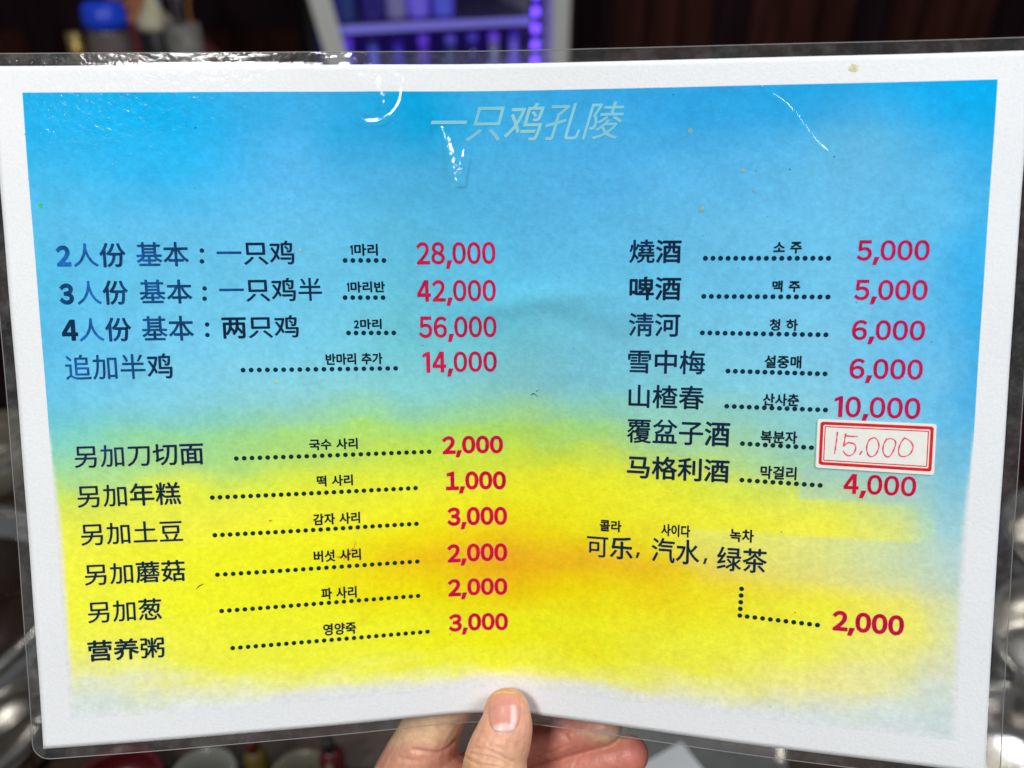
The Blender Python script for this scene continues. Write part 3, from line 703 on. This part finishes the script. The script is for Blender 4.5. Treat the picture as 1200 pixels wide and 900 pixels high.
LEADERS = [
    ((-58.77, -58.92), (-44.3, -58.83), 6),
    ((-59.44, -45.0), (-45.19, -44.86), 6),
    ((-58.78, -31.5), (-41.67, -31.31), 7),
    ((-98.95, -17.91), (-41.46, -17.51), 20),
    ((-103.5, 16.4), (-29.51, 16.24), 26),
    ((-113.34, 31.49), (-35.3, 30.99), 28),
    ((-113.22, 46.49), (-35.38, 45.77), 28),
    ((-113.12, 62.44), (-35.46, 61.55), 27),
    ((-112.26, 77.21), (-35.49, 76.16), 27),
    ((-108.76, 92.62), (-32.04, 91.79), 27),
    ((75.72, -59.24), (118.93, -59.14), 17),
    ((75.64, -45.33), (119.45, -45.32), 17),
    ((75.6, -31.82), (119.46, -31.64), 17),
    ((85.39, -17.69), (119.82, -17.36), 14),
    ((85.46, -4.37), (120.63, -4.01), 14),
    ((91.7, 9.7), (116.41, 10.28), 10),
    ((92.02, 23.75), (120.18, 24.45), 11),
    ((93.49, 66.5), (93.23, 77.19), 5),
    ((95.93, 77.34), (121.59, 78.24), 10),
]
COLONS = [(-111.2, -62.87), (-111.46, -58.92), (-111.19, -48.92), (-111.44, -45.11), (-111.13, -35.45), (-111.29, -31.49)]
COMMAS = [(53.72, 56.12), (79.47, 56.42)]
for (a, b), (c, d), n in LEADERS:
    cs = [(a + (c - a) * i / (n - 1), b + (d - b) * i / (n - 1)) for i in range(n)]
    g = smooth(np.array([b / 20.]))[0]
    dots('dotted_leader', cs, .92, .12, (.004, .025 + .004 * g, .06 - .035 * g), M_ink, paper)
    # a paler wet centre in each printed dot
for i in range(0, 6, 2): dots('colon', COLONS[i:i + 2], .85, .12, (.01, .03, .08), M_ink, paper)
for (a, b) in COMMAS:
    V = np.array([(a - .1, b - 1.1), (a + .9, b - 1.1), (a + .2, b + 1.3), (a - .7, b + 1.3)])
    me = bpy.data.meshes.new('comma'); me.from_pydata(S(V[:, 0], V[:, 1], .12).tolist(), [], [(0, 1, 2, 3)]); o = link('comma', me, M_ink, paper); setcol(me, [[.01, .03, .05]] * 4)
bpy.data.objects.remove(tobj)
# specks, hairs and stains in the print
def blob(name, u0, v0, ru, rv, c, h=.14, n=14, jag=.35):
    a = np.linspace(0, 2 * np.pi, n, endpoint=False); rr = 1 + jag * rng.uniform(-1, 1, n)
    U_ = u0 + ru * rr * np.cos(a); V_ = v0 + rv * rr * np.sin(a)
    me = bpy.data.meshes.new(name); me.from_pydata(S(U_, V_, h).tolist(), [], [tuple(range(n))]); o = link(name, me, M_ink, paper); setcol(me, [c] * n); return o
def stroke(name, pts, w, c, m, parent, h=.14):
    p = np.array(pts, float); t = np.gradient(p, axis=0); t /= np.linalg.norm(t, axis=1)[:, None]; nn = np.stack([-t[:, 1], t[:, 0]], 1)
    ww = np.full(len(p), w) if not hasattr(w, '__len__') else np.array(w)
    a = p + nn * ww[:, None] / 2; b = p - nn * ww[:, None] / 2; q = np.vstack([a, b]); n = len(p)
    me = bpy.data.meshes.new(name); me.from_pydata(S(q[:, 0], q[:, 1], h).tolist(), [], [(i, i + 1, n + i + 1, n + i) for i in range(n - 1)])
    o = link(name, me, m, parent); setcol(me, [c] * (2 * n)); return o
stroke('speck', [(11.2, -6.4), (12.2, -7.1), (13.2, -6.6), (14.0, -5.7)], [.2, .42, .2, .12], (.02, .04, .04), M_ink, paper)
stroke('speck', [(13.2, -7.8), (14.2, -8.5)], .2, (.02, .04, .04), M_ink, paper)
stroke('speck', [(-121.5, 67.8), (-120.2, 66.6), (-118.6, 65.9)], [.2, .4, .2], (.03, .02, .01), M_ink, paper)
stroke('stain', [(-64.5, 59), (-62.5, 56.5), (-60.2, 54.2), (-59.4, 51.8)], [.4, .8, .5, .2], (.78, .34, .02), M_ink, paper, .09)
blob('stain', -66, 57.8, 1.2, .5, (.78, .42, .02), .09); blob('stain', -92, 41.5, .6, .3, (.72, .36, .02))
blob('stain', 123.8, -124.3, 1.7, 1.4, (.66, .62, .38), jag=.2)
for (a, b, r_) in [(68.7, -104.4, .9), (73.6, -77.2, 1.1), (88, -90.5, .8), (92, -83, .6)]: blob('stain', a, b, r_, r_ * 1.1, (.22, .42, .40), jag=.5)
blob('speck', -168.2, -79.5, .7, .7, (.05, .50, .12)); blob('speck', -75, -63, 1.0, .6, (.24, .55, .50)); blob('speck', -87, -13, .7, .5, (.45, .60, .12))
for k in range(14):
    a, b = rng.uniform(-175, 175), rng.uniform(-122, 122)
    blob('speck', a, b, rng.uniform(.12, .3), rng.uniform(.12, .3), (.03, .05, .06), n=7)
V, Fc = [], []; n = 0
for k in range(260):
    a, b = (-172 + abs(rng.normal(0, 55)), -119 + abs(rng.normal(0, 22))) if k % 3 else (rng.uniform(-170, 170), rng.uniform(-118, -20))
    if a > 170 or b < -119: continue
    r_ = rng.uniform(.10, .30)
    for q in range(6): V.append((a + r_ * 1.5 * math.cos(q * 1.047), b + r_ * math.sin(q * 1.047)))
    Fc.append(tuple(range(n, n + 6))); n += 6
V = np.array(V); me = bpy.data.meshes.new('pinholes'); me.from_pydata(S(V[:, 0], V[:, 1], .10).tolist(), [], Fc); o = link('pinholes', me, M_ink, paper); o['kind'] = 'stuff'
setcol(me, np.tile(np.array([[.06, .46, .76]]), (len(V), 1)))

# ------------------------------ the laminate film, sealed along a clear border
ML, MR_, MT, MB, RC = 3.9, 5.0, 4.3, 4.2, 6.5
UL, UR, VT, VB = -182 - ML, 182 + MR_, -128.5 - MT, 128.5 + MB
vs_ = np.unique(np.round(np.concatenate([VT + RC * (1 - np.cos(np.linspace(0, np.pi / 2, 12))), np.linspace(VT + RC, VB - RC, 120), VB - RC * (1 - np.cos(np.linspace(0, np.pi / 2, 12)))]), 4))
ts = np.unique(np.concatenate([np.linspace(0, .03, 14), np.linspace(.03, .97, 150), np.linspace(.97, 1, 14)]))
ul_ = UL + ts * (UR - UL); snap = lambda a, arr: float(arr[np.argmin(np.abs(arr - a))])
HOLES = [tuple([snap(a, ul_), snap(b, ul_), snap(c_, vs_), snap(d, vs_)]) for a, b, c_, d in ((-70, -30, -126.2, -98), (-32, -4, -113, -84), (80, 122, -126.2, -92))]
HOLES[1] = (HOLES[0][1], HOLES[1][1], HOLES[1][2], HOLES[1][3])
def film(hsign, name):
    rows = []
    for v in vs_:
        d = min(v - VT, VB - v); ins = 0 if d >= RC else RC - math.sqrt(max(0, RC * RC - (RC - d) ** 2))
        rows.append(np.stack([UL + ins + ts * (UR - UL - 2 * ins), np.full(len(ts), v)], 1))
    q = np.vstack(rows); u, v = q[:, 0], q[:, 1]
    out = np.maximum(np.abs(u) - 182, np.abs(v) - 128.5)
    lift = .26 + .0 * u; hh = lift * (1 - smooth(out / .5)) + .08 * smooth(out / .5)
    hh = hh + smooth((out + 1) / 2) * .045 * nz(u, v, 5, 12)
    # crumpled spot at the top border
    cr = gauss(u, v, -48, -131, 11, 2.6); hh = hh + cr * (.9 * nz(u, v, 1.1, 14) + .5 * nz(u, v, .6, 15)) * .5
    P = S(u, v, hh if hsign > 0 else -.14 - hh)
    nu_ = len(ts); k = np.arange((len(vs_) - 1) * nu_).reshape(len(vs_) - 1, nu_)[:, :-1].ravel(); F_ = np.stack([k, k + nu_, k + nu_ + 1, k + 1], 1)
    if hsign > 0:
        fc_ = q[F_].mean(1); keep = np.ones(len(F_), bool)
        for (a, b, c_, d) in HOLES: keep &= ~((fc_[:, 0] > a) & (fc_[:, 0] < b) & (fc_[:, 1] > c_) & (fc_[:, 1] < d))
        F_ = F_[keep]
    me = bpy.data.meshes.new(name); me.from_pydata(P.tolist(), [], (F_ if hsign > 0 else F_[:, ::-1]).tolist()); me.update()
    o = link(name, me, M_film, menu, True); b = smooth((out + .15) / .3)[:, None] * np.ones((1, 3)); setcol(me, b * (.30 if hsign > 0 else .12) * (1 + .9 * gauss(u, v, -150, -131, 50, 6) + .6 * gauss(u, v, -186, 60, 6, 60))[:, None], 'border'); return o  # haze raised at top left, painting the grey reflection there
film(1, 'front_film'); film(-1, 'rear_film')
rim = []
for a0_, cu, cv in ((180, UL + RC, VT + RC), (270, UR - RC, VT + RC), (0, UR - RC, VB - RC), (90, UL + RC, VB - RC)):
    for k in range(9): a = R(a0_ + k * 11.25); rim.append((cu + RC * math.cos(a), cv + RC * math.sin(a)))
full = []
for i in range(len(rim)):
    p, q = np.array(rim[i]), np.array(rim[(i + 1) % len(rim)]); n = max(1, int(np.linalg.norm(q - p) / 4)); full += [tuple(p + (q - p) * j / n) for j in range(n)]
full = np.array(full); P = [Vector(p) for p in S(full[:, 0], full[:, 1], -.07)]
vv_, ff_ = tube_mesh(P + [P[0]], [.00017] * (len(P) + 1), 6, False); mesh('film_edge', vv_, ff_, M_edge, menu, True)

# blisters and creases where the film has lifted: small raised patches of the same film
def patch(name, u0, u1, v0, v1, step, hf):
    us_ = np.linspace(u0, u1, int((u1 - u0) / step) + 1); vs2 = np.linspace(v0, v1, int((v1 - v0) / step) + 1)
    def f(u, v):
        e = np.minimum(np.minimum(u - u0, u1 - u), np.minimum(v - v0, v1 - v)); return .26 + hf(u, v) * smooth(e / 1.5)
    o, a, b = grid(us_, vs2, f, name, M_blister, menu)
    return o
def arc_ridge(u, v):
    """a dent pressed in from the top edge: the film climbs to a curved rim and drops away beyond it"""
    cu, cv, r = -46.5, -120., 11.5
    rr = np.hypot(u - cu, v - cv); a = np.degrees(np.arctan2(v - cv, u - cu))
    ins = 1 - smooth((rr - r) / 1.6)
    side = smooth((a + 70) / 40) * (1 - smooth((a - 60) / 60))
    h = (.085 * np.clip(v + 127, 0, 30) + .21 * np.clip(rr - (r - 1.0), 0, 1.0) * side) * ins * np.clip((u + 60) / 16, 0, 1)
    h = h + .07 * smooth((rr - r + 2) / 2) * ins * smooth((a - 40) / 20) * (1 - smooth((a - 115) / 30))
    d = u + 42.3 - .24 * (v + 121)
    h = h + (.15 * np.clip(1.0 - np.abs(d), 0, 2) + .13 * nz(u, v, .8, 41) * np.exp(-.5 * (d / 1.3) ** 2)) * np.exp(-.5 * ((v + 119.) / 4.5) ** 4)
    return h
patch('film_blister', *HOLES[0], .25, arc_ridge)
def vee(u, v):
    t = np.clip((v + 106) / 17., 0, 1); left = -19.6 + 4.0 * t; right = -11.6 - 3.6 * t ** 1.5
    ins = smooth((u - left + 2.6) / 1.6) * (1 - smooth((u - right - .9) / 1.6)) * (1 - smooth((v + 87.6) / 1.8))
    h = .20 * np.clip(v + 108, 0, 22) * ins
    w_ = smooth((v + 105) / 3) * (1 - smooth((v + 88.5) / 2)); w2 = smooth((v + 101) / 5) * (1 - smooth((v + 88.5) / 2))
    n_ = nz(u, v, 1.0, 51) + .5 * nz(u, v, .5, 52)
    d1 = u - left - 1.0; d2 = u - right + .2
    tent = lambda d, w: np.clip(w - np.abs(d), 0, w)
    return h + .15 * tent(d1, 1.2 + .5 * t) * w_ * (1 + .35 * n_) + .13 * tent(d2, 1.1) * w2 * (1 + .5 * n_) + .06 * n_ * (np.exp(-.5 * (d1 / 1.) ** 2) * w_ + np.exp(-.5 * (d2 / 1.) ** 2) * w2 + .5 * smooth((v + 96) / 4) * ins)
patch('film_blister', *HOLES[1], .22, vee)
def scratch(u, v):
    x = (u - 86.8) / 30.5; vc = -125.7 + 29.2 * x + 1.2 * np.sin(x * 9)
    d = (v - vc) * .72; w_ = smooth(x / .1) * (1 - smooth((x - .93) / .1)) * (.7 + .4 * smooth((x - .3) / .3)) * (.8 + .5 * nz(u, v, 2.2, 61))
    return .34 * np.exp(-.5 * (d / .34) ** 2) * w_
patch('film_crease', *HOLES[2], .18, scratch)

# ------------------------------ the price sticker (its own thing, stuck on the film)
M_stick = mat('sticker_paper', (.80, .79, .72), .5, spec=.3, noise=(600, .97, 1.02))
M_sred = mat('sticker_red', (.66, .012, .018), .45, spec=.3, noise=(300, .85, 1.15))
M_pen = mat('red_pen', (.72, .085, .14), .5, noise=(900, .75, 1.3))
STICKER = [(118.01, -0.64), (158.96, 0.01), (159.07, 18.71), (118.14, 17.7)]
sc_ = np.array(STICKER)
def sq(s, t):   # s, t in 0..1 across and down the sticker
    s = np.asarray(s, float)[..., None]; t = np.asarray(t, float)[..., None]
    return (sc_[0]*(1-s)+sc_[1]*s)*(1-t)+(sc_[3]*(1-s)+sc_[2]*s)*t
def rrect(s0, s1, t0, t1, r, n=7):
    ar = 2.27; o_ = []
    for a0_, cs_, ct_ in ((180, s0 + r, t0 + r * ar), (270, s1 - r, t0 + r * ar), (0, s1 - r, t1 - r * ar), (90, s0 + r, t1 - r * ar)):
        for k in range(n): a = R(a0_ + 90. * k / (n - 1)); o_.append((cs_ + r * math.cos(a), ct_ + r * ar * math.sin(a)))
    return np.array(o_)
def sfill(name, loops, h, m, parent):
    """ring between two outlines or a filled outline, following the page"""
    if len(loops) == 2:
        A = sq(loops[0][:, 0], loops[0][:, 1]); B_ = sq(loops[1][:, 0], loops[1][:, 1]); n = len(A); q = np.vstack([A, B_])
        return mesh(name, S(q[:, 0], q[:, 1], h), [(i, (i + 1) % n, n + (i + 1) % n, n + i) for i in range(n)], m, parent)
    A = sq(loops[0][:, 0], loops[0][:, 1]); n = len(A); rings = []
    c_ = A.mean(0); q = []
    for f in (1, .8, .6, .4, .2, .02): q.append(c_ + (A - c_) * f)
    top = S(np.vstack(q)[:, 0], np.vstack(q)[:, 1], h); bot = S(A[:, 0], A[:, 1], .27)
    fc = [(j*n+i, j*n+(i+1) % n, (j+1)*n+(i+1) % n, (j+1)*n+i) for j in range(5) for i in range(n)] + [tuple(range(5*n, 6*n))]
    o2 = 6 * n; fc += [(i, o2 + i, o2 + (i + 1) % n, (i + 1) % n) for i in range(n)]
    return mesh(name, np.vstack([top, bot]), fc, m, parent)
st = empty('price_sticker', (0, 0, 0)); st.matrix_world = mroot_m
tag(st, 'white sticker with double red border and handwritten 15.000, stuck over a printed price', 'sticker')
sfill('sticker_paper', [rrect(0, 1, 0, 1, .022)], .52, M_stick, st)
sfill('red_border', [rrect(.025, .978, .050, .935, .024), rrect(.052, .951, .112, .873, .014)], .54, M_sred, st)
sfill('red_line', [rrect(.063, .940, .138, .847, .008), rrect(.072, .931, .158, .827, .005)], .54, M_sred, st)
def pen(pts, w=.50):
    p = np.array([((x - 116) / 982., (y - 90 - (x - 116) * .045) / 405.) for x, y in pts])
    # smooth the hand stroke
    t = np.arange(len(p)); tt = np.linspace(0, len(p) - 1, len(p) * 5); P0 = [Vector((a, b, 0)) for a, b in p]
    sp, _ = spline(P0, [1] * len(P0), .012) if len(P0) > 2 else ([P0[0].lerp(P0[1], k / 6) for k in range(7)], 0)
    q = sq([a.x for a in sp], [a.y for a in sp]); ww = w * (1 + .25 * np.sin(np.arange(len(q)) * .5))
    stroke('handwriting', q, ww, (1, 1, 1), M_pen, st, .56)
pen([(287, 195), (283, 260), (272, 378)]); pen([(357, 208), (352, 250), (345, 315), (360, 298), (385, 285), (430, 295), (446, 325), (432, 370), (395, 393), (360, 377), (342, 350)])
pen([(352, 226), (400, 233), (460, 233)]); pen([(500, 352), (480, 385)], .5)
pen([(590, 242), (553, 265), (537, 320), (548, 375), (575, 398), (612, 380), (637, 320), (622, 262), (592, 242)])
pen([(698, 252), (675, 300), (672, 350), (690, 385), (720, 398), (750, 365), (772, 300), (765, 265), (730, 250), (690, 256)])
pen([(845, 240), (812, 290), (800, 345), (812, 385), (850, 393), (895, 370), (916, 320), (900, 280), (868, 255), (840, 243)])
# ---------------------------------------------------------------- the hand holding the menu
hand = empty('hand', (0, 0, 0), 'left hand pinching the bottom edge of the menu, thumb in front and fingers behind', 'hand')
hand.matrix_world = mroot_m
def K(px, py, d): return ray(px, py) * d + Vector((0, 0, SD))
chains = []
def chain(rows, step=.002): chains.append(([K(a, b, d) for a, b, d, r in rows], [r for a, b, d, r in rows], step))
chain([(594, 835, .3225, .0096), (593.5, 848, .3212, .0108), (589, 866, .3198, .0117), (583, 882, .3190, .0123), (579, 905, .3175, .0130), (572, 960, .316, .0118), (560, 1030, .320, .0132), (536, 1110, .337, .0170), (520, 1190, .362, .020)])
chain([(470, 985, .370, .024), (484, 925, .362, .0205), (497, 880, .357, .0160), (512, 842, .3535, .0126), (556, 785, .352, .0103), (618, 742, .349, .0092), (680, 722, .344, .0080)])
chain([(505, 1000, .366, .024), (522, 940, .351, .0195), (528, 925, .352, .0150)])
chain([(520, 960, .380, .018), (560, 905, .372, .0115), (598, 884, .362, .0092), (650, 866, .352, .0085), (708, 852, .345, .0076)])
chain([(540, 990, .382, .016), (600, 938, .366, .0100), (650, 908, .354, .0090), (700, 892, .347, .0086), (738, 884, .3425, .0081)])
chain([(550, 1050, .385, .016), (630, 990, .368, .0088), (690, 962, .356, .0080), (735, 948, .350, .0072)])
chain([(500, 990, .372, .030), (515, 1080, .385, .032), (510, 1200, .392, .032), (495, 1330, .390, .028), (480, 1500, .375, .029), (470, 1850, .34, .036)], .006)
sk = body(chains, .00062, 5)
co = np.empty(len(sk.vertices) * 3, dtype=np.float32); sk.vertices.foreach_get('co', co); co = co.reshape(-1, 3).astype(float)
no = np.empty(len(sk.vertices) * 3, dtype=np.float32); sk.vertices.foreach_get('normal', no); no = no.reshape(-1, 3)
dep = SD - co[:, 2]; px = 600 + co[:, 0] / dep * 933.3; py = 450 - co[:, 1] / dep * 933.3   # where each skin point lies, for creases and flush
def crease(pts, depth, sig, dmax=9, dmin=0):
    """fold line: push the skin in along a polyline"""
    d2 = np.full(len(co), 1e9)
    for (a, b), (c, d) in zip(pts[:-1], pts[1:]):
        e = np.array([c - a, d - b]); L = e @ e; t = np.clip(((px - a) * e[0] + (py - b) * e[1]) / L, 0, 1)
        d2 = np.minimum(d2, (px - a - t * e[0]) ** 2 + (py - b - t * e[1]) ** 2)
    w_ = np.exp(-.5 * d2 / sig ** 2) * (dep < dmax) * (dep > dmin)
    return w_ * depth
mm = .001
disp = np.zeros(len(co))
TH = .3225
for pts, dp, sg in [([(551, 878), (556, 876.5), (569, 878), (584, 885), (600, 893)], .58, 1.3), ([(550, 882), (560, 885.5), (575, 887.5), (590, 893), (598, 898)], .6, 1.1), ([(546, 888), (560, 896), (580, 899)], .6, 1.3), ([(572, 872), (590, 878)], .25, 1.2),
                    ([(606, 872), (615, 884)], .1, 1.2)]:
    disp -= crease(pts, dp * mm, sg, TH)
for pts, dp, sg in [([(484, 879), (499, 881), (513, 883), (525, 878), (534, 868)], .8, 1.6), ([(470, 889), (490, 892)], .3, 1.6), ([(655, 842), (659, 855), (666, 868)], .5, 1.6), ([(651, 846), (672, 858)], .25, 1.2),
                    ([(676, 890), (672, 900)], .3, 1.6), ([(618, 893), (640, 884), (668, 872)], .3, 1.2)]:
    disp -= crease(pts, dp * mm, sg, 9, .334)
co2 = co + no * disp[:, None]
sk.vertices.foreach_set('co', co2.astype(np.float32).ravel()); sk.update()
# flush of the skin: paler where it is pressed, redder towards the finger ends
base = np.array([.76, .39, .26]); red = np.array([.60, .20, .145]); pale = np.array([.78, .52, .30]); olive = np.array([.62, .41, .20])
c = np.tile(base, (len(co), 1))
def blend(w_, cc):
    global c
    c = c * (1 - w_[:, None]) + np.array(cc) * w_[:, None]
sm = lambda x, a, b: smooth((x - a) / (b - a))
back = dep > .334
blend(back * sm(px, 545, 640) * .9, red)
blend(back * sm(px, 700, 750) * .5, (.66, .18, .14))
blend(back * (1 - sm(px, 540, 560)) * (1 - sm(py, 866, 880)) * .9, pale)
blend(back * (1 - sm(px, 540, 560)) * sm(py, 868, 884) * .6, (.66, .30, .20))
blend(back * np.exp(-.5 * (((px - 712) / 16) ** 2 + ((py - 862) / 6) ** 2)) * .85, (.72, .55, .33))
blend(back * np.exp(-.5 * (((px - 548) / 14) ** 2 + ((py - 885) / 22) ** 2)) * .7, (.52, .13, .12))
th = dep < TH + .006
blend(.2 * np.clip(np.sin(co[:, 0] * 620 + 2 * np.sin(co[:, 1] * 500)) * np.sin(co[:, 1] * 540 + co[:, 2] * 700), 0, 1), (.66, .25, .16))
blend(th * sm(py, 868, 900) * .35, olive)
blend(th * (1 - sm(py, 812, 835)) * .45, (.74, .34, .24))
blend(th * np.exp(-.5 * ((px - 618) / 6.) ** 2) * .35, (.74, .34, .25))
c = c * (1 + .05 * np.random.default_rng(3).normal(0, .4, len(co)))[:, None]
setcol(sk, c, 'ink')
M_skin = mat('skin', (.7, .4, .3), .42, spec=.45, attr='ink', noise=(300, .86, 1.09), bump=[(1500, .4), (420, .45)], sss=.12)
ho = link('skin', sk, M_skin, hand)
# the thumb nail, laid over the skin
bvh = BVHTree.FromPolygons([Vector(v) for v in co2], [tuple(p.vertices) for p in sk.polygons])
cam_l = Vector((0, 0, SD))
nv_, fc_, cl_ = [], [], []
NI, NJ = 34, 40
for j in range(NJ + 1):
    for i in range(NI + 1):
        s = i / NI * 2 - 1; t = j / NJ * 2 - 1
        # plate outline: flat-ish sides, round ends
        wx = 19.6 * (1 - .10 * max(0, t)) * (1 - abs(t) ** 3.4) ** (1 / 2.6) if abs(t) < 1 else 0
        x = 591.3 + s * wx - t * .6; y = 834.6 + t * 24.2
        d = ray(x, y); hit = bvh.ray_cast(cam_l, d.normalized())
        if hit[0] is None: hit = bvh.find_nearest(cam_l + d * .322)
        p = hit[0] + hit[1] * 0
        nrm = hit[1]
        edge = min(1., (1 - abs(s) ** 3) * 2.2, (1 - abs(t) ** 4) * 2.2)
        lift = -.00012 + .00044 * edge ** .6 + .00016 * (1 - s * s)
        nv_.append(p + nrm * lift)
        cc = np.array([.69, .30, .235])
        lun = smooth(np.array((t - (.46 + .30 * s * s)) / .16)); cc = cc * (1 - .75 * lun) + np.array([.80, .58, .54]) * .75 * lun
        fe = smooth(np.array((-t - (.90 - .10 * s * s)) / .05)); cc = cc * (1 - fe) + np.array([.80, .66, .52]) * fe
        cc = cc * (1 + .015 * math.sin(s * 17) + .04 * s); cl_.append(cc)
for j in range(NJ):
    for i in range(NI):
        a = j * (NI + 1) + i; fc_.append((a, a + NI + 1, a + NI + 2, a + 1))
M_nail = mat('nail', (.7, .4, .35), .36, spec=.6, attr='ink', noise=(300, .95, 1.05), bump=(300, .06), sss=.1, coat=.1)
nl = mesh('nail', nv_, fc_, M_nail, hand, True); setcol(nl.data, cl_)
# dark sleeve beginning below the wrist, out of the picture
def ring_tube(name, rows, m):
    vs, fs = tube_mesh([K(a, b, d) for a, b, d, r in rows], [r for a, b, d, r in rows], 32, False); return mesh(name, vs, fs, m, hand, True)
ring_tube('sleeve', [(480, 1500, .375, .036), (478, 1560, .37, .040), (474, 1700, .355, .042), (470, 1870, .338, .045)], mat('sleeve_cloth', (.02, .02, .025), .9))
